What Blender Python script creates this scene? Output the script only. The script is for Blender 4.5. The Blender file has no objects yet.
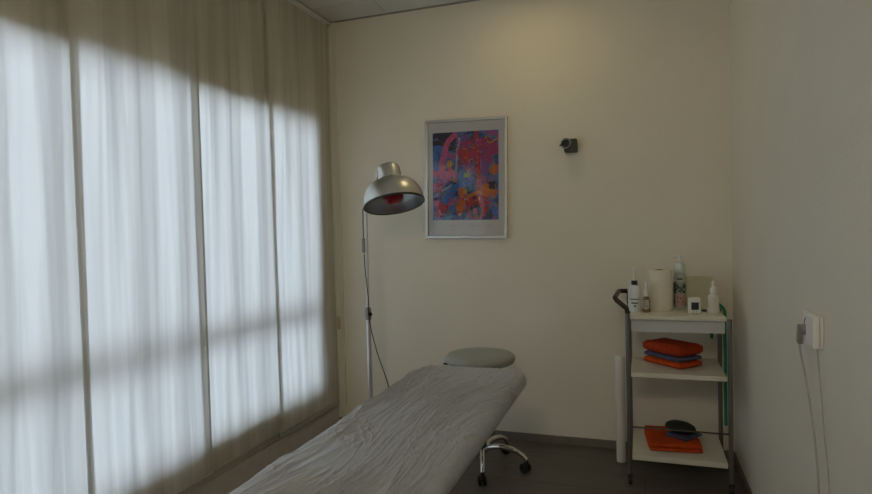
import bpy, bmesh, math, random
from mathutils import Vector, Matrix, noise
random.seed(7)
PI = math.pi
C = bpy.context.scene
COL = C.collection

# ------------------------------------------------------------ camera
yaw, pitch, roll = (math.radians(a) for a in (-19.04, -1.63, -1.49))
fw = Vector((math.sin(yaw)*math.cos(pitch), math.cos(yaw)*math.cos(pitch), math.sin(pitch)))
rt = Vector((math.cos(yaw), -math.sin(yaw), 0)); up = rt.cross(fw)
rt, up = rt*math.cos(roll)+up*math.sin(roll), -rt*math.sin(roll)+up*math.cos(roll)
cd = bpy.data.cameras.new('camera'); cam = bpy.data.objects.new('camera', cd); COL.objects.link(cam)
m = Matrix((rt, up, -fw)).transposed().to_4x4(); m.translation = Vector((0, 0, 1.235))
cam.matrix_world = m
cd.sensor_width = 36; cd.lens = 594/872*36; cd.clip_start = .02
C.camera = cam

# ------------------------------------------------------------ daylight, lamp, exposure
wd = bpy.data.worlds.new('overcast_sky'); C.world = wd; wd.use_nodes = True
wn = wd.node_tree; bg = wn.nodes['Background']
bg.inputs['Color'].default_value = (.74, .865, 1.0, 1)
bg.inputs['Strength'].default_value = 3.5
_tc = wn.nodes.new('ShaderNodeTexCoord'); _sx = wn.nodes.new('ShaderNodeSeparateXYZ'); _mr = wn.nodes.new('ShaderNodeMapRange')
_mr.inputs['From Min'].default_value = -.9; _mr.inputs['From Max'].default_value = .9
_mr.inputs['To Min'].default_value = 1.2; _mr.inputs['To Max'].default_value = 5.8      # gradient added to the sky, brighter towards the back wall, so panel folds show
wn.links.new(_tc.outputs['Generated'], _sx.inputs[0]); wn.links.new(_sx.outputs['Y'], _mr.inputs['Value']); wn.links.new(_mr.outputs[0], bg.inputs['Strength'])
la = bpy.data.lights.new('warm_ceiling_lamp', 'AREA'); la.shape = 'RECTANGLE'; la.size = .55; la.size_y = .55
la.color = (1.0, .85, .63); la.energy = 19
lo = bpy.data.objects.new('warm_ceiling_lamp', la); COL.objects.link(lo)
lo.location = (-.25, -1.0, 2.48)
lo.rotation_euler = (math.radians(52), 0, math.radians(0))
dl = bpy.data.lights.new('warm_downlight', 'AREA'); dl.shape = 'DISK'; dl.size = .11; dl.color = (1.0, .80, .40); dl.energy = 1.15
do = bpy.data.objects.new('warm_downlight', dl); COL.objects.link(do); do.location = (-.55, 2.93, 2.552)
C.view_settings.view_transform = 'Standard'; C.view_settings.look = 'None'
C.view_settings.exposure = 0.0; C.view_settings.gamma = 1; C.view_settings.use_curve_mapping = False

# ------------------------------------------------------------ materials
def mat(name, col, rough=.6, metal=0, noise_amt=0, nscale=20, bump=0, bscale=60, spec=.5, trans=0, nstretch=None):
    M = bpy.data.materials.new(name); M.use_nodes = True
    nt = M.node_tree; b = nt.nodes['Principled BSDF']
    b.inputs['Base Color'].default_value = (*col, 1); b.inputs['Roughness'].default_value = rough
    b.inputs['Metallic'].default_value = metal; b.inputs['Specular IOR Level'].default_value = spec
    b.inputs['Transmission Weight'].default_value = trans
    tc = nt.nodes.new('ShaderNodeTexCoord'); mp = nt.nodes.new('ShaderNodeMapping')
    nt.links.new(tc.outputs['Object'], mp.inputs[0])
    if nstretch: mp.inputs['Scale'].default_value = nstretch
    if noise_amt:
        n = nt.nodes.new('ShaderNodeTexNoise'); n.inputs['Scale'].default_value = nscale; n.inputs['Detail'].default_value = 4
        nt.links.new(mp.outputs[0], n.inputs['Vector'])
        r = nt.nodes.new('ShaderNodeValToRGB')
        r.color_ramp.elements[0].position = .3; r.color_ramp.elements[1].position = .7
        r.color_ramp.elements[0].color = (*[c*(1-noise_amt) for c in col], 1)
        r.color_ramp.elements[1].color = (*[min(1, c*(1+noise_amt)) for c in col], 1)
        nt.links.new(n.outputs['Fac'], r.inputs[0]); nt.links.new(r.outputs[0], b.inputs['Base Color'])
    if bump:
        n = nt.nodes.new('ShaderNodeTexNoise'); n.inputs['Scale'].default_value = bscale; n.inputs['Detail'].default_value = 5
        nt.links.new(mp.outputs[0], n.inputs['Vector'])
        u = nt.nodes.new('ShaderNodeBump'); u.inputs['Strength'].default_value = bump; u.inputs['Distance'].default_value = .004
        nt.links.new(n.outputs['Fac'], u.inputs['Height']); nt.links.new(u.outputs[0], b.inputs['Normal'])
    return M

def panel_mat():
    M = bpy.data.materials.new('sheer_panel_fabric'); M.use_nodes = True; nt = M.node_tree
    nt.nodes.clear(); L = nt.links
    out = nt.nodes.new('ShaderNodeOutputMaterial')
    d = nt.nodes.new('ShaderNodeBsdfDiffuse'); d.inputs['Color'].default_value = (.80, .74, .61, 1)
    t = nt.nodes.new('ShaderNodeBsdfTranslucent'); mx = nt.nodes.new('ShaderNodeMixShader'); mx.inputs[0].default_value = .5
    tc = nt.nodes.new('ShaderNodeTexCoord'); mp = nt.nodes.new('ShaderNodeMapping'); mp.inputs['Scale'].default_value = (1, 13, .42)
    n = nt.nodes.new('ShaderNodeTexNoise'); n.inputs['Scale'].default_value = 1; n.inputs['Detail'].default_value = 4
    r = nt.nodes.new('ShaderNodeValToRGB')
    n.inputs['Distortion'].default_value = .6; r.color_ramp.elements[0].position = .37; r.color_ramp.elements[0].color = (.52, .53, .53, 1)
    r.color_ramp.elements[1].position = .63; r.color_ramp.elements[1].color = (.86, .87, .87, 1)
    L.new(tc.outputs['Object'], mp.inputs[0]); L.new(mp.outputs[0], n.inputs['Vector']); L.new(n.outputs['Fac'], r.inputs[0])
    L.new(r.outputs[0], t.inputs['Color'])
    L.new(d.outputs[0], mx.inputs[1]); L.new(t.outputs[0], mx.inputs[2]); L.new(mx.outputs[0], out.inputs[0])
    return M

def glass_mat(name='window_glass', refl=1.0):
    M = bpy.data.materials.new(name); M.use_nodes = True; nt = M.node_tree; nt.nodes.clear()
    out = nt.nodes.new('ShaderNodeOutputMaterial')
    t = nt.nodes.new('ShaderNodeBsdfTransparent'); g = nt.nodes.new('ShaderNodeBsdfGlossy'); g.inputs['Roughness'].default_value = .02
    f = nt.nodes.new('ShaderNodeFresnel'); f.inputs[0].default_value = 1.5
    mx = nt.nodes.new('ShaderNodeMixShader')
    nt.links.new(f.outputs[0], mx.inputs[0]); nt.links.new(t.outputs[0], mx.inputs[1]); nt.links.new(g.outputs[0], mx.inputs[2])
    nt.links.new(mx.outputs[0], out.inputs[0])
    return M

def floor_mat():
    M = mat('laminate_floor', (.13, .10, .078), .45)
    nt = M.node_tree; b = nt.nodes['Principled BSDF']; L = nt.links
    tc = nt.nodes.new('ShaderNodeTexCoord')
    br = nt.nodes.new('ShaderNodeTexBrick'); br.inputs['Scale'].default_value = 1; br.inputs['Brick Width'].default_value = 1.2
    br.inputs['Row Height'].default_value = .19; br.inputs['Mortar Size'].default_value = .0025
    br.inputs['Color1'].default_value = (.165, .140, .115, 1); br.inputs['Color2'].default_value = (.150, .127, .104, 1)
    br.inputs['Mortar'].default_value = (.09, .075, .06, 1)
    mp = nt.nodes.new('ShaderNodeMapping'); mp.inputs['Scale'].default_value = (2, 30, 1)
    n = nt.nodes.new('ShaderNodeTexNoise'); n.inputs['Scale'].default_value = 2; n.inputs['Detail'].default_value = 6
    mx = nt.nodes.new('ShaderNodeMix'); mx.data_type = 'RGBA'; mx.blend_type = 'MULTIPLY'; mx.inputs[0].default_value = .5
    L.new(tc.outputs['Object'], br.inputs['Vector']); L.new(tc.outputs['Object'], mp.inputs[0]); L.new(mp.outputs[0], n.inputs['Vector'])
    L.new(br.outputs['Color'], mx.inputs[6]); L.new(n.outputs['Fac'], mx.inputs[7]); L.new(mx.outputs[2], b.inputs['Base Color'])
    return M

WALL = mat('cream_wall_paint', (.83, .78, .655), .85, bump=.25, bscale=90, spec=.2, noise_amt=.02, nscale=3)
WALLR = mat('pale_wall_paint', (.82, .78, .67), .85, bump=.25, bscale=90, spec=.2, noise_amt=.02, nscale=3)
CEIL = mat('ceiling_tile', (.76, .75, .70), .9, bump=.3, bscale=150, spec=.1)
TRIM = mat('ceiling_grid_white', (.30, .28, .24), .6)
BASE = mat('brown_baseboard', (.19, .165, .13), .6, noise_amt=.1)
FRAMEW = mat('window_frame_white', (.7, .7, .68), .5)
PANEL = panel_mat()
GLASS = glass_mat()
ALU = mat('brushed_aluminium', (.62, .62, .60), .36, 1, bump=.05, bscale=200)
SHADE = mat('spun_aluminium', (.66, .66, .63), .36, 1, noise_amt=.05, nscale=8)
SHADEIN = mat('shade_inside', (.50, .52, .54), .38, .9)
CHROME = mat('chrome', (.75, .75, .75), .12, 1)
GREYMET = mat('grey_metal', (.22, .22, .21), .4, .8)
DARKMET = mat('dark_metal', (.05, .045, .04), .35, .7)
POLE = mat('lamp_pole_metal', (.72, .72, .74), .35, .7)
BLACK = mat('black_plastic', (.018, .018, .018), .45)
RUBBER = mat('black_cord_rubber', (.03, .028, .025), .6)
WHITEP = mat('white_plastic', (.86, .86, .82), .4)
GREYP = mat('grey_plastic', (.28, .28, .27), .5)
CABLE = mat('grey_cable', (.46, .45, .40), .5)
CREAM = mat('cream_laminate', (.74, .72, .60), .45, noise_amt=.02)
APRON = mat('pale_grey_laminate', (.60, .61, .60), .5)
VINYL = mat('grey_green_vinyl', (.34, .35, .31), .42, bump=.1, bscale=200)
CUSH = mat('black_vinyl', (.03, .03, .03), .5)
SHEET = mat('disposable_bed_sheet', (.42, .44, .465), .34, bump=0, bscale=260, noise_amt=.06, nscale=30, nstretch=(3, 1, 1))
ORANGE = mat('orange_terry', (.62, .085, .016), .95, bump=.8, bscale=400, noise_amt=.15, nscale=60, spec=.1)
ORANGER = mat('red_orange_terry', (.45, .055, .016), .95, bump=.8, bscale=400, noise_amt=.15, nscale=60, spec=.1)
BLUEG = mat('blue_grey_terry', (.10, .11, .19), .95, bump=.8, bscale=400, noise_amt=.15, nscale=60, spec=.1)
PAPER = mat('cream_paper', (.84, .78, .64), .9, bump=.3, bscale=120, spec=.1)
PAPERW = mat('white_paper', (.74, .73, .68), .9, bump=.3, bscale=120, spec=.1)
AMBER = mat('amber_bottle', (.22, .15, .09), .2)
CLEARB = mat('milky_clear_plastic', (.70, .67, .60), .15)
LABELG = mat('dark_green_label', (.02, .06, .04), .5, noise_amt=.9, nscale=60)
LABELP = mat('pink_label', (.42, .17, .18), .5, noise_amt=.35, nscale=50)
MINT = mat('pale_mint_plastic', (.70, .77, .71), .4)
GREEN = mat('green_rubber', (.0, .19, .10), .5)
TEAL = mat('teal_rubber', (.0, .22, .15), .5)
RED = mat('red_bulb_glass', (.30, .006, .018), .08)
MATB = mat('poster_mat', (.86, .87, .87), .8)
WOODT = mat('beige_toggle', (.55, .40, .27), .5)
SOCK = mat('socket_white', (.86, .85, .80), .35)

def add_creases(M):
    nt = M.node_tree; L = nt.links; b = nt.nodes['Principled BSDF']
    tc = nt.nodes.new('ShaderNodeTexCoord'); prev = None
    for sc, rot, dist in (((34, 2.6, 8), .05, .035), ((64, 7, 14), -.22, .020)):
        mp = nt.nodes.new('ShaderNodeMapping'); mp.inputs['Scale'].default_value = sc; mp.inputs['Rotation'].default_value = (0, 0, rot)
        n = nt.nodes.new('ShaderNodeTexNoise'); n.noise_type = 'RIDGED_MULTIFRACTAL'; n.inputs['Scale'].default_value = 1; n.inputs['Detail'].default_value = 2
        n.inputs['Distortion'].default_value = .3
        r = nt.nodes.new('ShaderNodeMapRange'); r.inputs['From Min'].default_value = .5; r.inputs['From Max'].default_value = 2.0
        u = nt.nodes.new('ShaderNodeBump'); u.inputs['Strength'].default_value = 1; u.inputs['Distance'].default_value = dist
        L.new(tc.outputs['Object'], mp.inputs[0]); L.new(mp.outputs[0], n.inputs['Vector']); L.new(n.outputs['Fac'], r.inputs['Value'])
        L.new(r.outputs[0], u.inputs['Height'])
        if prev: L.new(prev.outputs[0], u.inputs['Normal'])
        prev = u
    L.new(prev.outputs[0], b.inputs['Normal'])
add_creases(SHEET)

# ------------------------------------------------------------ mesh helpers
def link(name, bm, material, parent=None, loc=None, smooth=False, bevel=0, kind=None, sub=0):
    me = bpy.data.meshes.new(name); bmesh.ops.recalc_face_normals(bm, faces=bm.faces[:]) if smooth is not None else None
    bm.to_mesh(me); bm.free()
    mats = material if isinstance(material, (list, tuple)) else [material]
    for q in mats: me.materials.append(q)
    o = bpy.data.objects.new(name, me); COL.objects.link(o)
    if parent: o.parent = parent
    if loc is not None: o.location = loc
    if smooth:
        for p in me.polygons: p.use_smooth = True
        try: me.set_sharp_from_angle(angle=math.radians(42))
        except Exception: pass
    if bevel:
        b = o.modifiers.new('bevel', 'BEVEL'); b.width = bevel; b.segments = 3; b.limit_method = 'ANGLE'
    if sub:
        s = o.modifiers.new('sub', 'SUBSURF'); s.levels = sub; s.render_levels = sub
    if kind: o['kind'] = kind
    return o

def box(bm, x0, x1, y0, y1, z0, z1, M=None, mi=0):
    vs = [bm.verts.new(Vector(p)) for p in ((x0,y0,z0),(x1,y0,z0),(x1,y1,z0),(x0,y1,z0),(x0,y0,z1),(x1,y0,z1),(x1,y1,z1),(x0,y1,z1))]
    if M:
        for v in vs: v.co = M @ v.co
    for f in ((0,3,2,1),(4,5,6,7),(0,1,5,4),(1,2,6,5),(2,3,7,6),(3,0,4,7)):
        q = bm.faces.new([vs[i] for i in f]); q.material_index = mi
    return vs

def bx(*a, **k):
    bm = bmesh.new(); box(bm, *a, **k); return bm

def lathe(prof, seg=40, M=None, bm=None, mi=0, closed=False):
    bm = bm or bmesh.new(); rings = []
    for r, z in prof:
        ring = []
        if r < 1e-6:
            v = bm.verts.new((0, 0, z)); ring = [v]
        else:
            ring = [bm.verts.new((r*math.cos(2*PI*k/seg), r*math.sin(2*PI*k/seg), z)) for k in range(seg)]
        rings.append(ring)
    if M:
        for ring in rings:
            for v in ring: v.co = M @ v.co
    for a, b in zip(rings, rings[1:]):
        for k in range(seg):
            k2 = (k+1) % seg
            if len(a) == 1 and len(b) == 1: continue
            if len(a) == 1: f = bm.faces.new((a[0], b[k2], b[k]))
            elif len(b) == 1: f = bm.faces.new((a[k], a[k2], b[0]))
            else: f = bm.faces.new((a[k], a[k2], b[k2], b[k]))
            f.material_index = mi
    return bm

def smoothpath(pts, n=8):
    P = [Vector(p) for p in pts]; out = []
    for i in range(len(P)-1):
        p0 = P[max(i-1, 0)]; p1 = P[i]; p2 = P[i+1]; p3 = P[min(i+2, len(P)-1)]
        for k in range(n):
            t = k/n
            out.append(.5*((2*p1)+(-p0+p2)*t+(2*p0-5*p1+4*p2-p3)*t*t+(-p0+3*p1-3*p2+p3)*t**3))
    out.append(P[-1]); return out

def tube(pts, r, seg=10, bm=None, sm=0, mi=0):
    bm = bm or bmesh.new()
    P = smoothpath(pts, sm) if sm else [Vector(p) for p in pts]
    rings = []; prev = None
    for i, p in enumerate(P):
        d = (P[min(i+1, len(P)-1)]-P[max(i-1, 0)]).normalized()
        a = prev if prev is not None else (Vector((0, 0, 1)) if abs(d.z) < .9 else Vector((1, 0, 0)))
        a = (a - d*a.dot(d)).normalized(); prev = a; b = d.cross(a)
        rr = r[i] if isinstance(r, (list, tuple)) else r
        rings.append([bm.verts.new(p+(a*math.cos(2*PI*k/seg)+b*math.sin(2*PI*k/seg))*rr) for k in range(seg)])
    for a, b in zip(rings, rings[1:]):
        for k in range(seg):
            f = bm.faces.new((a[k], a[(k+1) % seg], b[(k+1) % seg], b[k])); f.material_index = mi
    for ring in (rings[0][::-1], rings[-1]):
        f = bm.faces.new(ring); f.material_index = mi
    return bm

def axis_m(origin, d, side=None):
    d = Vector(d).normalized(); s = Vector(side) if side else (Vector((0, 0, 1)) if abs(d.z) < .9 else Vector((1, 0, 0)))
    x = (s-d*s.dot(d)).normalized(); y = d.cross(x)
    m = Matrix((x, y, d)).transposed().to_4x4(); m.translation = Vector(origin); return m

def thing(name, label, cat, loc=(0, 0, 0), rotz=0, group=None):
    o = bpy.data.objects.new(name, None); COL.objects.link(o); o.empty_display_size = .05
    o.location = loc; o.rotation_euler = (0, 0, rotz); o['label'] = label; o['category'] = cat
    if group: o['group'] = group
    return o
def tag(o, label, cat, group=None):
    o['label'] = label; o['category'] = cat
    if group: o['group'] = group
    return o
def struct(name, bm, m, **k): return link(name, bm, m, kind='structure', **k)

# ------------------------------------------------------------ room shell
Y0, Y1, XL, XR, H = -1.7, 3.4, -1.874, .446, 2.57
struct('floor', bx(XL-.3, XR+.15, Y0-.15, Y1+.15, -.1, 0), floor_mat())
struct('wall_back', bx(XL-.3, XR+.15, Y1, Y1+.15, 0, H+.1), WALL)
struct('wall_right', bx(XR, XR+.15, Y0, Y1, 0, H+.1), WALLR)
struct('wall_rear', bx(XL-.3, XR+.15, Y0-.15, Y0, 0, H+.1), WALL)
WY0, WY1, WZ0, WZ1 = -.45, 3.20, .28, 1.915
bm = bmesh.new()
box(bm, XL-.06, XL, Y0, Y1, 0, WZ0); box(bm, XL-.06, XL, Y0, Y1, WZ1, H+.1)
box(bm, XL-.06, XL, Y0, WY0, WZ0, WZ1); box(bm, XL-.06, XL, WY1, Y1, WZ0, WZ1)
struct('wall_left', bm, WALL)
# ceiling: tile field with recessed joints
bm = bmesh.new(); box(bm, XL, XR, Y0, Y1, H+.012, H+.1)
struct('ceiling', bm, CEIL)
bm = bmesh.new()
g = .006
xs = [XL-.1]+[-2.04+.6*i for i in range(1, 5)]+[XR]; ys = [Y0]+[3.155-.6*i for i in range(8, -1, -1)]+[Y1]
xs[0] = XL
for i in range(len(xs)-1):
    for j in range(len(ys)-1):
        if ys[j+1]-ys[j] < .02 or xs[i+1]-xs[i] < .02: continue
        box(bm, xs[i]+(g/2), xs[i+1]-(g/2), ys[j]+(g/2), ys[j+1]-(g/2), H, H+.012)
struct('trim_1', bm, CEIL)
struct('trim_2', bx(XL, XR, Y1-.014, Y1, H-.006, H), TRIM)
# window: frame, mullion, transom, glass
bm = bmesh.new(); fx0, fx1 = XL-.12, XL-.06
box(bm, fx0, fx1, WY0, WY1, WZ0, WZ0+.03); box(bm, fx0, fx1, WY0, WY1, WZ1-.03, WZ1)
box(bm, fx0, fx1, WY0, WY0+.03, WZ0, WZ1); box(bm, fx0, fx1, WY1-.03, WY1, WZ0, WZ1)
box(bm, fx0-.02, fx1-.01, WY0, WY1, .735, .805)
wf = struct('window_1', bm, FRAMEW)
link('window_glass', bx(XL-.088, XL-.082, WY0+.05, WY1-.05, WZ0+.05, WZ1-.05), GLASS, wf)['kind'] = 'structure'
struct('trim_3', bx(XL, -1.808, Y1-.012, Y1, .043, H-.007), WALL)
struct('baseboard_back', bx(XL, XR, Y1-.012, Y1, 0, .042), BASE)
struct('baseboard_right', bx(XR-.012, XR, Y0, Y1-.012, 0, .042), BASE)
struct('baseboard_left', bx(XL, XL+.014, Y0, Y1-.012, 0, .125), mat('grey_brown_skirting', (.62, .57, .51), .6, noise_amt=.05))

# ------------------------------------------------------------ curtain track and panels
XC = -1.850
t = thing('curtain_track', 'slim pale multi-channel curtain track fixed to the ceiling above the white panels', 'curtain track', (XC, 0, H))
bm = bmesh.new(); box(bm, -.022, .019, WY0-.3, Y1-.02, -.028, -.001); link('rail', bm, ALU, t); t0 = t
bm = bmesh.new(); box(bm, .0192, .0225, WY0-.3, Y1-.02, -.027, -.016); link('front_lip', bm, WHITEP, t)

def make_panel(y0, y1, seed, dx, label, z0=.168):
    t = thing('panel_curtain', label, 'curtain', (XC+dx, (y0+y1)/2, 0), group='sliding panel curtains over the window')
    hw = (y1-y0)/2; ny, nz = 110, 44; z1 = H-.036
    bm = bmesh.new(); G = []
    for j in range(nz+1):
        z = z0+(z1-z0)*j/nz; row = []
        env = min(1, max(0, (z1-z)-.28)/.5)*min(1, .25+(z-z0)/.6)
        for i in range(ny+1):
            s = -1+2*i/ny; y = s*hw
            e2 = min(1, (1-abs(s))/.12)
            d = 0
            for (w, a, ph) in ((6, .006, 0), (17, .0062, 3), (38, .0022, 8)):
                d += a*2*noise.noise(Vector((y*w+.5*w*.12*noise.noise(Vector((z*1.3, seed, 4))), z*.55+seed*3, seed*7.3+ph)))
            d = max(-.016, min(.016, d*env*(.25+.75*e2)))
            lean = .012*math.sin(seed)*(z1-z)/2.4
            row.append(bm.verts.new((d, y+lean, z)))
        G.append(row)
    for j in range(nz):
        for i in range(ny): bm.faces.new((G[j][i], G[j][i+1], G[j+1][i+1], G[j+1][i]))
    link('fabric', bm, PANEL, t, smooth=True)
    # stitched double hem along both sides
    bm = bmesh.new()
    for s in (-1, 1):
        a = s*hw+.012*math.sin(seed)
        vs = [(.0022, s*hw-s*.001), (.0022, s*hw-s*.014)]
        q = [[bm.verts.new((x, y+.012*math.sin(seed)*(z1-z)/2.4, z)) for z in [z0+(z1-z0)*j/nz for j in range(nz+1)]] for x, y in vs]
        for j in range(nz): bm.faces.new((q[0][j], q[1][j], q[1][j+1], q[0][j+1]))
    link('side_hem', bm, PANEL, t)
    lean = .012*math.sin(seed)
    link('weight_bar', bx(-.005, .005, -hw+.002+lean, hw-.002+lean, z0-.024, z0+.001), mat('panel_weight_bar', (.42, .40, .33), .6), t)
    link('carrier', bx(-.003, .004, -hw, hw, z1-.001, H-.0285), WHITEP, t)
    return t
make_panel(2.69, 3.335, 1.0, .012, 'white sheer panel curtain nearest the back wall, beside the infrared lamp')
make_panel(2.12, 2.735, 2.2, -.004, 'white sheer panel curtain, second from the back wall')
make_panel(1.535, 2.165, 3.1, .012, 'white sheer panel curtain, third from the back wall, widest in full view')
make_panel(.955, 1.58, 4.4, -.004, 'white sheer panel curtain at the left edge of the photo')
make_panel(.385, .995, 5.5, .012, 'white sheer panel curtain just left of the picture edge')
make_panel(-.20, .415, 6.1, -.004, 'white sheer panel curtain far left, level with the camera')
make_panel(-.60, -.17, 7.1, .012, 'narrow white sheer panel curtain behind the camera')

cx_, cy_ = -1.822-XC, 3.35
cdm = link('pull_cord', tube([(cx_, cy_, 2.52-H), (cx_, cy_, 1.5-H), (cx_+.002, cy_, .70-H)], .0022, 6), WHITEP, t0)
cdm['label'] = 'thin white pull cord in the window corner'
link('toggle', lathe([(0, .62), (.008, .622), (.010, .66), (.006, .70), (.003, .706), (0, .707)], 16, Matrix.Translation((cx_, cy_, -H))), WOODT, cdm, smooth=True)

# ------------------------------------------------------------ framed poster
px0, px1, pz0, pz1 = -1.232, -.729, 1.180, 1.888
t = thing('framed_poster', 'colourful abstract print in a silver frame with white mat on the back wall', 'picture', ((px0+px1)/2, 3.398, pz0), 0)
t.rotation_euler = (0, .022, 0)
w2, ph = (px1-px0)/2, pz1-pz0; fwid = .017
bm = bmesh.new()
box(bm, -w2, w2, -.022, 0, 0, fwid); box(bm, -w2, w2, -.022, 0, ph-fwid, ph)
box(bm, -w2, -w2+fwid, -.022, 0, fwid, ph-fwid); box(bm, w2-fwid, w2, -.022, 0, fwid, ph-fwid)
link('frame', bm, ALU, t, bevel=.002)
link('mat_board', bx(-w2+fwid, w2-fwid, -.006, -.002, fwid, ph-fwid), MATB, t)
ax0, ax1, az0, az1 = -1.187-(px0+px1)/2, -.783-(px0+px1)/2, 1.291-pz0, 1.812-pz0
AW, AH = ax1-ax0, az1-az0
def artmat():
    M = mat('print_ground', (.03, .06, .25), .5); nt = M.node_tree; L = nt.links
    tc = nt.nodes.new('ShaderNodeTexCoord'); n = nt.nodes.new('ShaderNodeTexNoise'); n.inputs['Scale'].default_value = 9; n.inputs['Distortion'].default_value = 1.5
    r = nt.nodes.new('ShaderNodeValToRGB'); cr = r.color_ramp
    cols = [(.30, (.015, .03, .12)), (.42, (.02, .08, .35)), (.50, (.07, .28, .62)), (.56, (.28, .14, .55)), (.66, (.60, .09, .34))]
    cr.elements[0].position = cols[0][0]; cr.elements[0].color = (*cols[0][1], 1)
    cr.elements[1].position = cols[-1][0]; cr.elements[1].color = (*cols[-1][1], 1)
    for p, c in cols[1:-1]:
        e = cr.elements.new(p); e.color = (*c, 1)
    L.new(tc.outputs['Object'], n.inputs['Vector']); L.new(n.outputs['Fac'], r.inputs[0]); L.new(r.outputs[0], nt.nodes['Principled BSDF'].inputs['Base Color'])
    return M
inks = [artmat()]+[mat('ink_'+n, c, .5, noise_amt=.25, nscale=25) for n, c in (
    ('pink', (.72, .12, .34)), ('magenta', (.50, .03, .22)), ('orange', (.75, .20, .03)), ('blue', (.04, .20, .68)),
    ('navy', (.015, .02, .08)), ('yellow', (.75, .42, .08)), ('violet', (.24, .09, .45)), ('red', (.60, .02, .06)),
    ('lime', (.30, .55, .08)), ('pale', (.55, .50, .60)), ('sky', (.10, .35, .60)), ('salmon', (.62, .22, .18)))]
PK, MG, OR, BL, NV, YL, VI, RD, LM, PA, SK, SA = range(1, 13)
bm = bmesh.new(); box(bm, ax0, ax1, -.0072, -.0062, az0, az1)
lay = [0]
def poly(pts, mi):
    lay[0] += 1; y = -.0073-.00002*lay[0]
    vs = [bm.verts.new((ax0+min(.999, max(.001, u))*AW, y, az1-min(.999, max(.001, v))*AH)) for u, v in pts]
    f = bm.faces.new(vs); f.material_index = mi
def blob(u, v, ru, rv, mi, wob=.25, n=28, rot=0, sd=0):
    pts = []
    for k in range(n):
        a = 2*PI*k/n; q = 1+wob*noise.noise(Vector((math.cos(a)*1.5+sd, math.sin(a)*1.5, u*9+v*5)))*1.6
        x, y = ru*q*math.cos(a), rv*q*math.sin(a)
        pts.append((u+x*math.cos(rot)-y*math.sin(rot), v+x*math.sin(rot)+y*math.cos(rot)))
    poly(pts, mi)
def stroke(pts, w0, w1, mi):
    P = smoothpath([(a, b, 0) for a, b in pts], 6); n = len(P); Lf, Rt = [], []
    for i, p in enumerate(P):
        d = (P[min(i+1, n-1)]-P[max(i-1, 0)]).normalized(); nn = Vector((-d.y, d.x, 0)); w = w0+(w1-w0)*i/(n-1)
        Lf.append(((p+nn*w)[0], (p+nn*w)[1])); Rt.append(((p-nn*w)[0], (p-nn*w)[1]))
    for i in range(n-1): 
        lay[0] -= 1 if i else 0
        poly([Lf[i], Lf[i+1], Rt[i+1], Rt[i]], mi)
blob(.18, .10, .22, .12, NV, sd=1); blob(.10, .30, .14, .14, BL); blob(.45, .12, .12, .10, VI)
stroke([(.38, .02), (.25, .10), (.18, .25), (.14, .42)], .03, .05, PK); stroke([(.14, .38), (.24, .50), (.42, .56)], .05, .02, SA)
blob(.20, .47, .16, .07, PK, sd=3); blob(.26, .36, .04, .05, YL); stroke([(.42, .06), (.38, .25), (.36, .46)], .02, .012, PA)
blob(.52, .26, .13, .12, MG, sd=2); blob(.83, .22, .17, .14, MG, sd=5); blob(.5, .27, .09, .08, RD, .1)
stroke([(.68, .0), (.66, .2), (.70, .45), (.71, .68)], .035, .045, RD); stroke([(.44, .15), (.6, .12), (.8, .16), (.95, .24)], .03, .03, MG)
for k in range(9): blob(.69+.01*math.sin(k), .10+k*.065, .013, .012, SA, sd=k)
blob(.94, .44, .07, .06, OR, sd=4); blob(.80, .48, .05, .14, VI, sd=7); stroke([(.98, .1), (.86, .14), (.82, .06)], .008, .008, YL)
blob(.50, .55, .12, .09, BL, sd=8); blob(.51, .50, .032, .032, LM, .3)
for k in range(6):
    a = -1.4+k*.38; stroke([(.53, .48), (.53+.09*math.cos(a), .48+.08*math.sin(a))], .006, .004, PA)
stroke([(.02, .92), (.2, .78), (.38, .62), (.48, .55)], .06, .02, BL); stroke([(.05, .72), (.16, .66), (.30, .60)], .015, .006, PA)
blob(.10, .60, .05, .03, RD, .5); blob(.08, .66, .05, .03, RD, .5, sd=3)
stroke([(.26, .74), (.32, .78), (.34, .74), (.38, .79), (.42, .76)], .008, .008, PK)
blob(.14, .88, .10, .08, RD, sd=9); blob(.05, .80, .05, .04, PK); blob(.24, .95, .06, .05, SK, sd=5)
blob(.47, .72, .09, .08, OR, .5, sd=3); blob(.42, .86, .06, .07, OR, .5, sd=6); blob(.88, .66, .10, .09, OR, .5, sd=11)
blob(.90, .62, .06, .05, NV, .5, sd=2); blob(.50, .68, .04, .03, YL, .4)
poly([(.50, .76), (.58, .71), (.70, .72), (.82, .71), (.88, .78), (.84, .90), (.74, .99), (.60, .99), (.52, .90)], RD)
stroke([(.52, .75), (.70, .69), (.86, .74)], .02, .02, OR); stroke([(.63, .76), (.63, .84)], .008, .008, NV); stroke([(.68, .76), (.68, .84)], .008, .008, NV)
stroke([(.60, .745), (.76, .745)], .006, .006, NV)
blob(.66, .90, .10, .07, NV, .1); blob(.66, .90, .045, .035, RD, .3); blob(.95, .90, .05, .06, BL)
for k in range(150):
    blob(random.random()*.96+.02, random.random()*.96+.02, .005+.013*random.random(), .004+.014*random.random(), random.choice((PK, BL, NV, OR, VI, RD, SK, MG, SA, VI, BL)), .6, 12, random.random()*3, k)
for k in range(60):
    u_, v_ = random.random()*.9+.05, random.random()*.9+.05; a_ = random.random()*6.28; l_ = .04+.05*random.random()
    stroke([(u_, v_), (u_+l_*math.cos(a_), v_+l_*.8*math.sin(a_)), (u_+1.6*l_*math.cos(a_+.6), v_+1.3*l_*math.sin(a_+.6))], .005, .003, random.choice((PK, NV, PA, NV, OR, SK, YL, BL, MG)))
for f in bm.faces:
    f.normal_update()
link('print', bm, inks, t, smooth=None)
pencil = mat('pencil_grey', (.22, .21, .2), .8)
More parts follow.
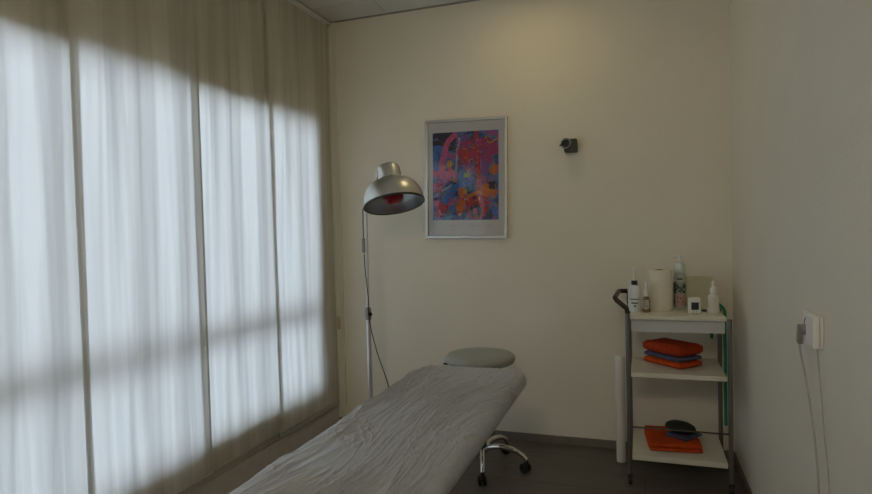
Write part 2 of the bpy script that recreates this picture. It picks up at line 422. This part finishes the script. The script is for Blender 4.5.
for s0, s1 in ((.28, .36), (.53, .66), (.68, .78), (.84, .9)):
    n = int((s1-s0)*160)
    link('caption_mark', tube([(ax0+AW*(s0+(s1-s0)*k/n), -.0068, az0-.034+.0035*math.sin(k*2.1)*math.cos(k*.7)) for k in range(n)], .0006, 4), pencil, t)
link('glazing', bx(-w2+fwid, w2-fwid, -.0125, -.0105, fwid, ph-fwid), glass_mat('picture_glass'), t)

# ------------------------------------------------------------ small wall fitting
t = thing('wall_fitting', 'small dark square wall fitting with a round metal ring, right of the framed poster', 'wall fitting', (-.362, Y1, 1.683))
link('mounting_box', bx(-.03, .038, -.062, -.001, -.037, .034), mat('dark_olive_plastic', (.04, .04, .03), .5), t, bevel=.004)
Mx = axis_m((-.014, -.061, .008), (-.25, -1, 0))
link('ring', lathe([(.020, -.012), (.029, -.012), (.030, .012), (.029, .018), (.022, .018), (.020, .012), (.020, -.012)], 28, Mx), GREYMET, t, smooth=True)
link('lens', lathe([(0, .006), (.012, .005), (.0195, .002), (.0195, -.01), (0, -.011)], 24, Mx), mat('dark_lens', (.02, .02, .018), .3), t, smooth=True)
link('lever', tube([(-.036, -.075, .006), (-.052, -.078, -.004)], .004, 8), DARKMET, t)

# ------------------------------------------------------------ massage table and its sheet
TX0, TX1, TY0, TY1, TT = -.952, -.469, .30, 2.55, .616
def wrap(a, b, R, r, off, rmax):
    """extended plane point -> surface point + normal, wrapping over a rounded edge"""
    cx = min(max(a, TX0+R), TX1-R); cy = min(max(b, TY0+R), TY1-R)
    d = math.hypot(a-cx, b-cy)
    if d < 1e-9: return Vector((a, b, TT+off)), Vector((0, 0, 1))
    n = Vector((a-cx, b-cy, 0))/d; d = min(d, rmax); core = Vector((cx, cy, TT))
    fl = R-r
    if d <= fl: return core+n*d+Vector((0, 0, off)), Vector((0, 0, 1))
    th = min((d-fl)/r, PI); nn = n*math.sin(th)+Vector((0, 0, math.cos(th)))
    p = core+n*(fl+r*math.sin(th))+Vector((0, 0, -r+r*math.cos(th)))
    ex = (d-fl)-PI*r
    if ex > 0: p -= n*ex
    return p+nn*off, nn
def crease(x, y):
    # long creases running mostly with the length of the couch
    w = noise.noise(Vector((x*3, y*1.2, 2)))*.12
    u = (x+w)*1.0 + (y-1.5)*(-.10+.25*noise.noise(Vector((x*1.5, y*.8, 9))))
    N = lambda *v: noise.noise(Vector(v))
    def rg(v, k, p): return max(0.0, 1-abs(v)*k)**p
    m1 = min(1, max(0, .40+1.5*N(x*4, y*2.2, 4))); m2 = min(1, max(0, .40+1.8*N(x*5, y*3, 14))); m3 = min(1, max(0, .15+1.9*N(x*6, y*4, 24)))
    h = .0100*rg(N(u*15, y*1.3, 0), 8.0, 1.3)*m1
    h += .0085*rg(N(u*30, y*2.2, 5), 6.0, 1.3)*m2
    h += .0055*rg(N(u*52, y*4, 15), 4.5, 1.2)*(.25+.75*m1)
    v = x-.22*y+.02*N(x*5, y*5, 2)
    h += .0060*rg(N(v*30, (y+.2*x)*3.0, 7), 5.5, 1.3)*m3
    h += .0045*rg(N((x+.5*y)*34, (y-.5*x)*9, 17), 4.0, 1.2)*m3
    h += .0006*N(u*90, y*30, 3)+.0012*N(x*4, y*2.2, 11)
    ed = min(x-TX0, TX1-x, TY1-y)
    if ed < .02: h *= max(.12, 1-(.02-ed)/.03)
    return h
def couch_surface(R, r, off, nx, ny, cre, under, noshell=False):
    bm = bmesh.new(); ext = (PI*r - r)+under; rmax = R-r+PI*r+under
    G = []
    for j in range(ny+1):
        b = TY0-ext+(TY1-TY0+2*ext)*j/ny; row = []
        for i in range(nx+1):
            a = TX0-ext+(TX1-TX0+2*ext)*i/nx
            p, n = wrap(a, b, R, r, off, rmax)
            if cre:
                k = crease(a, b); p = p+n*max(0.0, .003+k)
            row.append(bm.verts.new(p))
        G.append(row)
    for j in range(ny):
        for i in range(nx): bm.faces.new((G[j][i], G[j][i+1], G[j+1][i+1], G[j+1][i]))
    return bm
t = thing('massage_table', 'padded massage couch with steel underframe, covered by the crumpled grey sheet', 'massage table', (-.725, 1.4, 0))
def loc(bm):
    bmesh.ops.translate(bm, verts=bm.verts[:], vec=(.725, -1.4, 0)); return bm
bmc = couch_surface(.10, .026, 0, 60, 120, False, 0)
bmesh.ops.remove_doubles(bmc, verts=bmc.verts[:], dist=.0005)
link('cushion', loc(bmc), CUSH, t, smooth=True)
bm = bmesh.new(); box(bm, TX0+.08, TX1-.08, TY0+.08, TY1-.08, TT-.09, TT-.0555); link('frame', loc(bm), GREYMET, t)
for sy in (.75, 2.0):
    for sx in (-.82, -.70):
        bm = bmesh.new(); box(bm, sx-.02, sx+.02, sy-.02, sy+.02, .045, TT-.091)
        link('leg', loc(bm), GREYMET, t)
for sy in (.75, 2.0):
    bm = bmesh.new(); box(bm, -.90, -.62, sy-.03, sy+.03, .012, .044); link('foot_bar', loc(bm), DARKMET, t)
    for fx in (-.90, -.66):
        bm = bmesh.new(); box(bm, fx, fx+.04, sy-.025, sy+.025, 0, .0115); link('rubber_foot', loc(bm), BLACK, t)
sh = link('bed_sheet', couch_surface(.103, .029, .003, 420, 1000, True, .01), SHEET, smooth=True)
for p in sh.data.polygons: p.use_smooth = True
tag(sh, 'crumpled grey disposable sheet stretched over the massage couch', 'sheet')

# ------------------------------------------------------------ stool
t = thing('rolling_stool', 'round grey padded stool on chrome five-star base behind the couch', 'stool', (-.794, 2.95, 0), .0)
link('seat', lathe([(0, .545), (.163, .545), (.175, .552), (.180, .566), (.178, .580), (.166, .591), (.14, .596), (.06, .594), (0, .593)], 56), VINYL, t, smooth=True)
link('seat_plate', lathe([(0, .525), (.10, .525), (.10, .544), (0, .5445)], 32), DARKMET, t)
link('gas_lift', lathe([(0, .34), (.013, .34), (.013, .5245), (0, .5246)], 20), CHROME, t, smooth=True)
link('column', lathe([(0, .115), (.024, .115), (.026, .14), (.024, .3395), (0, .3396)], 24), BLACK, t, smooth=True)
lv = link('height_lever', tube([(-.08, 0, .531), (-.15, -.02, .533), (-.186, -.04, .540)], .005, 8), DARKMET, t)
link('hub', lathe([(0, .085), (.035, .087), (.04, .10), (.036, .114), (0, .1148)], 28), CHROME, t, smooth=True)
A0 = math.radians(-75)
for k in range(5):
    a = A0+k*2*PI/5
    d = Vector((math.cos(a), math.sin(a), 0)); sd = Vector((-d.y, d.x, 0))
    bm = bmesh.new()
    P = [d*.03+Vector((0, 0, .105)), d*.10+Vector((0, 0, .118)), d*.17+Vector((0, 0, .108)), d*.215+Vector((0, 0, .086)), d*.232+Vector((0, 0, .066))]
    tube(P, [.015]*9+[.014]*8+[.012]*16, 12, bm, 8)
    lg = link('leg', bm, CHROME, t, smooth=True)
    c = d*.236
    ang = a+.6*math.sin(k*2.3+1)+1.3
    wd_ = Vector((math.cos(ang), math.sin(ang), 0)); off = Vector((-wd_.y, wd_.x, 0))*.012
    bm = bmesh.new()
    for s in (-1, 1):
        Mx = axis_m(c+off+Vector((0, 0, .025))+wd_*(.004 if s > 0 else -.020), wd_)
        lathe([(0, 0), (.019, 0), (.0245, .003), (.0245, .013), (.019, .016), (0, .016)], 22, Mx, bm)
    tube([c+off-wd_*.006+Vector((0, 0, .025)), c+off+wd_*.006+Vector((0, 0, .025))], .008, 8, bm)
    tube([c+Vector((0, 0, .044)), c+Vector((0, 0, .068))], .006, 8, bm)
    box(bm, -.012, .012, -.004, .004, .040, .052, Matrix.Translation(c+off*.5) @ Matrix.Rotation(ang+PI/2, 4, 'Z'))
    link('caster', bm, BLACK, lg, smooth=True)

# ------------------------------------------------------------ infrared lamp
LX, LY = -1.412, 2.93
t = thing('infrared_lamp', 'silver dome infrared lamp with red bulb on a tall thin pole stand', 'lamp', (LX, LY, 0))
link('pole', tube([(0, 0, .10), (0, 0, .78)], .0125, 16), POLE, t, smooth=True)
link('upper_pole', tube([(0, 0, .78), (.002, 0, 1.1), (.004, 0, 1.40)], .0075, 14), POLE, t, smooth=True)
link('clamp_collar', lathe([(0, .755), (.016, .756), (.018, .78), (.016, .818), (.008, .825), (0, .8255)], 20), GREYP, t, smooth=True)
link('clamp_knob', tube([(.012, -.012, .79), (.026, -.026, .79)], .010, 12), BLACK, t)
link('hub', lathe([(0, .06), (.035, .062), (.03, .10), (.016, .115), (0, .1155)], 24), GREYMET, t, smooth=True)
for k in range(5):
    a = k*2*PI/5+.4; d = Vector((math.cos(a), math.sin(a), 0))
    lg = link('leg', tube([d*.02+Vector((0, 0, .085)), d*.15+Vector((0, 0, .075)), d*.255+Vector((0, 0, .058))], .011, 10), GREYMET, t, smooth=True)
    bm = bmesh.new(); c = d*.255; w_ = Vector((-d.y, d.x, 0))
    lathe([(0, -.009), (.02, -.009), (.022, 0), (.02, .009), (0, .009)], 18, axis_m(c+Vector((0, 0, .022)), w_), bm)
    tube([c+Vector((0, 0, .03)), c+Vector((0, 0, .06))], .005, 8, bm)
    link('caster', bm, BLACK, lg)
# head: axis points out of the neck end (opening faces the other way)
ca, sa = math.cos(math.radians(10)), math.sin(math.radians(10))
tilt = math.radians(14)
n_open = (-(up*ca - rt*sa)*math.cos(tilt) - fw*math.sin(tilt)).normalized()
cen = Vector((-1.185-LX, 2.80-LY, 1.368+.004))
HM = axis_m(cen, -n_open)
dome = [(.154, 0), (.1555, .004), (.154, .032), (.147, .060), (.134, .086), (.114, .109), (.088, .126), (.070, .134)]
neck = [(.0625, .134), (.0625, .140), (.058, .194), (.055, .206), (.049, .212), (.02, .215), (0, .215)]
shd = link('shade', lathe([(.150, .001), (.154, 0), (.1565, .003)]+dome[2:]+[(.060, .136)], 72, HM), SHADE, t, smooth=True)
link('shade_lining', lathe([(.1502, .0015), (.151, .032), (.144, .058), (.131, .083), (.111, .105), (.086, .121), (.040, .129), (.0, .130)], 64, HM), SHADEIN, shd, smooth=True)
link('rim', lathe([(.1498, .0005), (.1525, -.004), (.1575, -.003), (.1582, .002), (.1568, .0055)], 72, HM), DARKMET, shd, smooth=True)
nk = link('neck', lathe(neck, 48, HM), SHADE, t, smooth=True)
link('top_knob', lathe([(0, .215), (.007, .2155), (.007, .220), (0, .222)], 16, HM), BLACK, nk)
link('bulb', lathe([(0, .002), (.028, .005), (.047, .016), (.055, .033), (.050, .055), (.030, .082), (.020, .095), (.019, .125)], 36, HM), RED, t, smooth=True)
# bracket from the neck down to the pole top
H2 = HM.to_3x3(); side = H2 @ Vector((0, 0, 1))
left = (-rt - side*(-rt).dot(side)).normalized(); back = (fw - side*fw.dot(side)).normalized()
def hp(l, b, z): return cen + left*l + back*b + side*z
ptop = Vector((.004, 0, 1.40))
bm = bmesh.new(); tube([hp(.060, .0, .190), hp(.068, .01, .165), hp(.088, .02, .136), hp(.108, .03, .122)], .0075, 10, bm, 5)
link('bracket', bm, POLE, t, smooth=True)
link('arm', tube([hp(.098, .045, .124), hp(.105, .10, .118), Vector((.03, -.03, 1.43)), ptop-Vector((0, 0, .012))], .008, 10, None, 6), POLE, t, smooth=True)
bm = tube([hp(.0, .060, .18), hp(.04, .12, .15), Vector((.008, -.016, 1.38)), (-.008, -.014, 1.31), (-.009, -.013, 1.20)], .0026, 8, None, 8)
tube([(-.008, -.013, 1.115), (-.004, -.012, 1.01), (.010, -.018, .89), (.016, -.030, .79), (.03, -.028, .70), (.06, -.02, .57), (.107, -.01, .42), (.14, 0, .26), (.19, .02, .10), (.26, .04, .004)], .0028, 8, bm, 8)
link('power_cord', bm, RUBBER, t, smooth=True)
link('cord_switch', bx(-.016, .0, -.024, -.010, 1.122, 1.200), GREYP, t, bevel=.003)

# ------------------------------------------------------------ trolley
t = thing('service_trolley', 'three-tier cream trolley on grey metal posts in the back right corner', 'trolley', (.152, 2.93, 0))
tx, ty = .152, 2.93
def L3(x0, x1, y0, y1, z0, z1): return bx(x0-tx, x1-tx, y0-ty, y1-ty, z0, z1)
Xa, Xb, Ya, Yb = -.054, .358, 2.932, 3.325
link('shelf', L3(Xa, Xb, Ya, Yb, .790, .809), CREAM, t, bevel=.003)
link('apron', L3(Xa+.004, Xb-.004, Ya+.02, Ya+.035,   .732, .7895), APRON, t)
link('shelf', L3(Xa, Xb, Ya, Yb, .517, .540), CREAM, t, bevel=.003)
link('shelf', L3(Xa, Xb, Ya, Yb, .121, .146), CREAM, t, bevel=.003)
for (x, y) in ((Xa-.011, Ya+.008), (Xb+.014, Ya+.008), (Xa-.011, Yb-.01), (Xb+.014, Yb-.01)):
    lt = y < 3.1
    top = .83 if x < 0 else .80
    pst = link('post', tube([(x-tx, y-ty, .052), (x-tx, y-ty, top)], .0105, 14), GREYMET, t, smooth=True)
    bm = bmesh.new(); c = Vector((x-tx, y-ty, .022))
    lathe([(0, -.008), (.019, -.008), (.021, 0), (.019, .008), (0, .008)], 18, axis_m(c, (1, 0, 0)), bm); box(bm, c.x-.011, c.x+.011, c.y-.008, c.y+.008, .030, .052)
    link('caster', bm, BLACK, pst)
hx = Xa-.011-tx
link('handle', tube([(hx, .008, .82), (hx-.004, .006, .842), (hx-.048, .006, .880), (hx-.056, .02, .890), (hx-.048, .30, .892), (hx-.042, .315, .892), (hx-.01, .32, .892), (hx, .373, .872), (hx, .383, .82)], .0115, 12), DARKMET, t, smooth=True)
link('front_rail', tube([(Xa-.011-tx, .008-.002, .278), (Xb+.014-tx, .008-.002, .278)], .0042, 8), DARKMET, t)

def towel(label, x, y, z, w, d, h, rot, m, layers=2, sag=0, group=None):
    """folded towel: stacked soft layers joined by a rounded front fold, one mesh"""
    bm = bmesh.new(); lh = h/layers
    for k in range(layers):
        nx, ny, nz = 16, 12, 4; z0 = k*lh
        sh_ = lambda a: a
        def pt(u, v, q):
            # superellipse section, soft corners
            a = 2*u-1; b = 2*v-1; c = 2*q-1
            rr = 1-.07*(abs(a)**4+abs(b)**4)*.5
            ex = (w/2-.002*k)*a*(1-.03*b**4)*(1-.02*abs(c)**3); ey = (d/2-.003*k)*b*(1-.03*a**4)*(1-.02*abs(c)**3)
            edge = max(abs(a), abs(b)); th = lh/2*(1-.45*max(0, (edge-.80)/.20)**2)*.99
            wv = .003*noise.noise(Vector((a*2.2+k*5, b*2.2, z*9+k)))*(1 if z0+lh > h-.001 and c > 0 else 0)
            dr = -sag*(a*a*.5+.5*max(0, a)**2)*((z0+lh/2)/h)*.5
            return (ex, ey, max(0, z0+lh/2+c*th+wv+dr))
        def grid(fn, n1, n2):
            V = [[bm.verts.new(fn(i/n1, j/n2)) for i in range(n1+1)] for j in range(n2+1)]
            for j in range(n2):
                for i in range(n1): bm.faces.new((V[j][i], V[j][i+1], V[j+1][i+1], V[j+1][i]))
        grid(lambda u, v: pt(u, v, 1), nx, ny); grid(lambda u, v: pt(u, v, 0), nx, ny)
        for q in (0, 1):
            grid(lambda u, s: pt(u, q, s), nx, nz); grid(lambda v, s: pt(q, v, s), ny, nz)
    bmesh.ops.remove_doubles(bm, verts=bm.verts[:], dist=.0003)
    o = link('folded_towel', bm, m, smooth=True, loc=(x, y, z)); o.rotation_euler = (0, 0, rot)
    return tag(o, label, 'towel', group or 'folded towels on the trolley shelves')
ra = math.radians(-45)
towel('folded orange towel at the bottom of the middle shelf stack', .138, 3.148, .541, .238, .155, .032, ra, ORANGE, 1)
towel('folded blue-grey towel between two orange towels on the middle shelf', .138, 3.148, .574, .234, .152, .024, ra-.03, BLUEG, 1)
towel('folded orange towel on top of the middle shelf stack', .139, 3.150, .599, .243, .158, .052, ra+.02, ORANGER, 1)
towel('folded orange towel lying on the lowest trolley shelf', .132, 3.150, .147, .245, .29, .038, math.radians(5), ORANGE, 2)
towel('small folded blue-grey cloth on the orange towel of the lowest shelf', .185, 3.145, .186, .125, .14, .013, math.radians(-35), BLUEG, 1)
bm = bmesh.new()
lathe([(0, 0), (.6, .02), (.9, .18), (1, .42), (.92, .70), (.65, .92), (.3, 1.0), (0, 1.02)], 40, Matrix.Diagonal((.078, .055, .050, 1)), bm)
po = link('pouch', bm, mat('black_fabric', (.012, .014, .013), .7, bump=.4, bscale=200), smooth=True, loc=(.172, 3.16, .1995)); po.rotation_euler = (0, 0, math.radians(-35))
tag(po, 'small black rounded pouch on top of the lowest shelf towels', 'pouch')

# ------------------------------------------------------------ things on the trolley top
Z = .8095
def trans(x, y): return Matrix.Translation((x, y, 0))
# spray bottle left
t = thing('spray_bottle', 'white spray bottle with black collar, at the left end of the trolley top', 'bottle', (-.033, 3.08, Z))
link('body', lathe([(0, 0), (.025, 0), (.027, .004), (.027, .105), (.022, .122), (.013, .13), (0, .1302)], 28), mat('bluish_white_plastic', (.80, .83, .84), .35), t, smooth=True)
link('collar', lathe([(0, .1305), (.0145, .1305), (.0145, .152), (0, .1522)], 20), BLACK, t)
bm = bmesh.new(); lathe([(0, .1525), (.0075, .1525), (.0065, .185), (.009, .188), (.009, .213), (0, .215)], 16, None, bm); tube([(0, 0, .203), (0, -.02, .200)], .004, 8, bm)
link('spray_head', bm, WHITEP, t, smooth=True)
bm = bmesh.new()
for z0, z1, a0, a1 in ((.060, .064, -2.5, -.6), (.040, .046, -2.2, -1.0), (.025, .032, -1.75, -1.35)):
    n = 10
    for k in range(n):
        a, b = a0+(a1-a0)*k/n, a0+(a1-a0)*(k+1)/n; r = .0273
        vs = [bm.verts.new((r*math.cos(q), r*math.sin(q), zz)) for q, zz in ((a, z0), (b, z0), (b, z1), (a, z1))]
        bm.faces.new(vs)
link('label_print', bm, BLACK, t)
# white box behind, far left
bm = bx(-.036, .01, -.012, .012, 0, .150)
tag(link('white_carton', bm, mat('white_card', (.80, .82, .82), .6), loc=(-.030, 3.135, Z), bevel=.003), 'narrow white carton standing behind the left spray bottle', 'carton')
# small brown bottle
t = thing('dropper_bottle', 'small amber bottle with pale nozzle between spray bottle and paper roll', 'bottle', (.020, 3.06, Z))
link('body', lathe([(0, 0), (.016, 0), (.0175, .003), (.0175, .060), (.012, .072), (.008, .076), (0, .0762)], 24), AMBER, t, smooth=True)
link('label', lathe([(.0178, .016), (.0178, .060)], 24), mat('worn_paper_label', (.45, .40, .34), .7, noise_amt=.7, nscale=90), t)
bm = bmesh.new(); lathe([(0, .0765), (.009, .0765), (.009, .108), (.005, .113), (.0045, .150), (0, .151)], 16, None, bm)
link('nozzle', bm, WHITEP, t, smooth=True)
# paper roll
t = thing('paper_roll', 'upright cream paper towel roll, widest item on the trolley top', 'paper roll', (.086, 3.14, Z))
link('paper', lathe([(.0165, .0), (.0555, 0), (.057, .002), (.057, .198), (.0555, .201), (.0165, .2005), (.0165, .0)], 48), PAPER, t, smooth=True)
link('core', lathe([(.0163, .001), (.0163, .2015), (.015, .2015), (.015, .001), (.0163, .001)], 24), mat('brown_cardboard_core', (.06, .045, .03), .9), t)
# tall pump bottle
t = thing('pump_bottle', 'tall pump bottle with dark green and pink label, right of the paper roll', 'bottle', (.180, 3.20, Z))
link('body', lathe([(0, 0), (.027, 0), (.029, .004), (.029, .160), (.028, .175), (.022, .183), (0, .1835)], 32), mat('grey_green_plastic', (.42, .47, .42), .35), t, smooth=True)
bm = lathe([(.0295, .012), (.0295, .135)], 32)
link('label', bm, mat('pale_pink_label', (.50, .36, .33), .5), t)
link('upper_label', lathe([(.0297, .080), (.0297, .135)], 32), mat('pale_green_label', (.30, .36, .30), .5), t)
bm = bmesh.new()
def mark(a, z, ra_, rz, rot, mi, n=10):
    vs = []
    for k in range(n):
        q = 2*PI*k/n; u = ra_*math.cos(q); w = rz*math.sin(q)
        uu, ww = u*math.cos(rot)-w*math.sin(rot), u*math.sin(rot)+w*math.cos(rot)
        an = a+uu/.0298; vs.append(bm.verts.new((.0301*math.cos(an), .0301*math.sin(an), z+ww)))
    f = bm.faces.new(vs); f.material_index = mi
for k in range(26): mark(-2.9+random.random()*2.7, .085+random.random()*.045, .010, .0036, random.choice((.8, -.8, 1.2, .5)), 0)
for k in range(14): mark(-2.9+random.random()*2.7, .018+random.random()*.05, .006, .005, random.random(), 1)
mark(-2.6, .045, .006, .04, .1, 0); mark(-2.5, .105, .009, .03, .1, 0)
link('label_print', bm, [mat('leaf_print_green', (.015, .05, .035), .5), LABELP], t)
bm = bmesh.new()
for k in range(8):
    a, b = -2.0+.9*k/8, -2.0+.9*(k+1)/8; r = .0292
    bm.faces.new([bm.verts.new((r*math.cos(q), r*math.sin(q), zz)) for q, zz in ((a, .148), (b, .148), (b, .155), (a, .155))])
link('label_bar', bm, BLACK, t)
link('cap', lathe([(0, .1836), (.026, .1836), (.027, .187), (.027, .218), (.022, .232), (.010, .238), (0, .2382)], 28), MINT, t, smooth=True)
bm = bmesh.new(); lathe([(0, .2383), (.008, .2383), (.008, .252), (.014, .254), (.014, .268), (0, .270)], 18, None, bm); tube([(0, 0, .261), (-.018, -.012, .263), (-.032, -.02, .258)], .0065, 8, bm)
link('pump_head', bm, WHITEP, t, smooth=True)
# cream box
bm = bx(-.068, .068, -.02, .02, 0, .155)
bo = link('cream_box', bm, mat('cream_card', (.58, .55, .38), .7, noise_amt=.03), loc=(.272, 3.29, Z), bevel=.004)
tag(bo, 'square cream cardboard box standing at the back of the trolley top', 'box')
# clock / thermometer
t = thing('digital_timer', 'small white rounded timer with dark square screen on the trolley top', 'timer', (.233, 3.03, Z), math.radians(14))
link('case', bx(-.028, .028, -.011, .011, 0, .078), WHITEP, t, bevel=.009)
link('screen', bx(-.017, .017, -.0128, -.0112, .020, .055), mat('lcd_dark', (.035, .045, .06), .3), t, bevel=.001)
bm = bmesh.new(); tube([(-.006, -.0125, .011), (-.006, -.0105, .011)], .0028, 10, bm); tube([(.006, -.0125, .011), (.006, -.0105, .011)], .0028, 10, bm)
link('button', bm, GREYP, t)
# small black cap
o = link('bottle_cap', lathe([(0, 0), (.013, 0), (.013, .008), (0, .009)], 20), BLACK, loc=(.283, 3.12, Z), smooth=True)
tag(o, 'small flat black cap lying on the tray between timer and right bottle', 'cap')
# right spray bottle
t = thing('spray_bottle', 'small milky clear spray bottle at the right end of the trolley top', 'bottle', (.318, 3.05, Z))
link('body', lathe([(0, 0), (.024, 0), (.0265, .004), (.0265, .024), (.023, .034), (.0255, .044), (.0255, .078), (.021, .088), (.013, .094), (0, .0945)], 28), CLEARB, t, smooth=True)
bm = bmesh.new(); lathe([(0, .0947), (.0145, .0947), (.0145, .120), (.007, .124), (.007, .150), (.005, .154), (0, .155)], 18, None, bm); tube([(0, 0, .145), (0, -.012, .144)], .003, 8, bm)
link('spray_head', bm, WHITEP, t, smooth=True)

# green strap looped over the rear right corner and hanging down
bm = tube([(.338, 3.342, .640), (.344, 3.345, .815), (.348, 3.335, .838), (.356, 3.28, .834), (.372, 3.215, .822), (.383, 3.20, .80), (.383, 3.20, .76)], .0075, 8, None, 6)
tube([(.383, 3.20, .76), (.383, 3.20, .5), (.383, 3.20, .30), (.383, 3.20, .236)], .0075, 8, bm, 6, mi=1)
st = link('rubber_strap', bm, [GREEN, TEAL], smooth=True)
tag(st, 'green rubber strap hanging down the right side of the trolley', 'strap')

# tall thin paper roll on the floor, left of trolley
t = thing('couch_roll', 'tall narrow white paper roll standing on the floor left of the trolley', 'paper roll', (-.113, 3.21, 0))
link('paper', lathe([(.009, .003), (.023, .003), (.024, .006), (.0245, .552), (.023, .556), (.009, .555), (.009, .003)], 32), PAPERW, t, smooth=True)
link('core', lathe([(.0088, .0), (.0088, .553), (.0075, .553), (.0075, .0), (.0088, .0)], 20), mat('dark_card_core', (.05, .04, .03), .9), t)

# ------------------------------------------------------------ socket on the right wall
t = thing('wall_socket', 'white double wall socket on the right wall, above two hanging cables', 'socket', (XR, 1.866, .940))
link('plate', bx(-.008, -.0005, -.090, .090, -.043, .043), SOCK, t, bevel=.003)
link('socket_well', lathe([(.024, .0), (.0225, -.001), (.021, .003), (.0, .003)], 28, axis_m((-.0095, .045, .0), (1, 0, 0))), GREYP, t)
t2 = thing('power_plug', 'grey angled plug with a cable hanging from the wall socket', 'plug', (XR-.010, 1.915, .940))
bm = bmesh.new(); lathe([(0, 0), (.015, 0), (.015, .008), (.012, .012), (0, .013)], 24, axis_m((-.001, 0, -.012), (-1, 0, 0)), bm)
link('body', bm, GREYP, t2, smooth=True)
bm = bmesh.new(); box(bm, -.020, -.006, -.011, .011, -.055, .0, Matrix.Rotation(math.radians(12), 4, 'X'))
link('grip', bm, GREYP, t2, smooth=True, bevel=.004)
link('cable', tube([(-.013, .010, -.05), (-.013, .004, -.075), (-.006, -.05, -.18), (-.004, -.11, -.32), (-.004, -.135, -.42), (-.010, -.15, -.60), (-.016, -.16, -.8), (-.03, -.17, -.9355)], .0027, 8, None, 6), CABLE, t2, smooth=True)
t3 = thing('power_adapter', 'flat white block adapter with a thin cable, plugged in beside the grey plug', 'adapter', (XR-.0085, 1.819, .940))
link('body', bx(-.016, 0, -.040, .034, -.042, .042), SOCK, t3, bevel=.004)
link('cable', tube([(-.004, -.030, -.042), (-.003, -.036, -.08), (-.003, -.075, -.22), (-.003, -.125, -.39), (-.004, -.14, -.6), (-.010, -.16, -.9345)], .0019, 8, None, 6), CABLE, t3, smooth=True)

t = thing('downlight', 'small round recessed ceiling downlight above the couch end', 'downlight', (-.55, 2.93, H))
link('ring', lathe([(.050, -.001), (.062, -.001), (.062, -.006), (.052, -.010), (.050, -.001)], 32), WHITEP, t, smooth=True)
# ------------------------------------------------------------ lamp housing behind the camera
t = thing('ceiling_light', 'square frosted ceiling light behind the camera', 'ceiling light', (-.25, -1.06, H))
link('housing', bx(-.3, .3, -.3, .3, -.04, -.001), WHITEP, t)
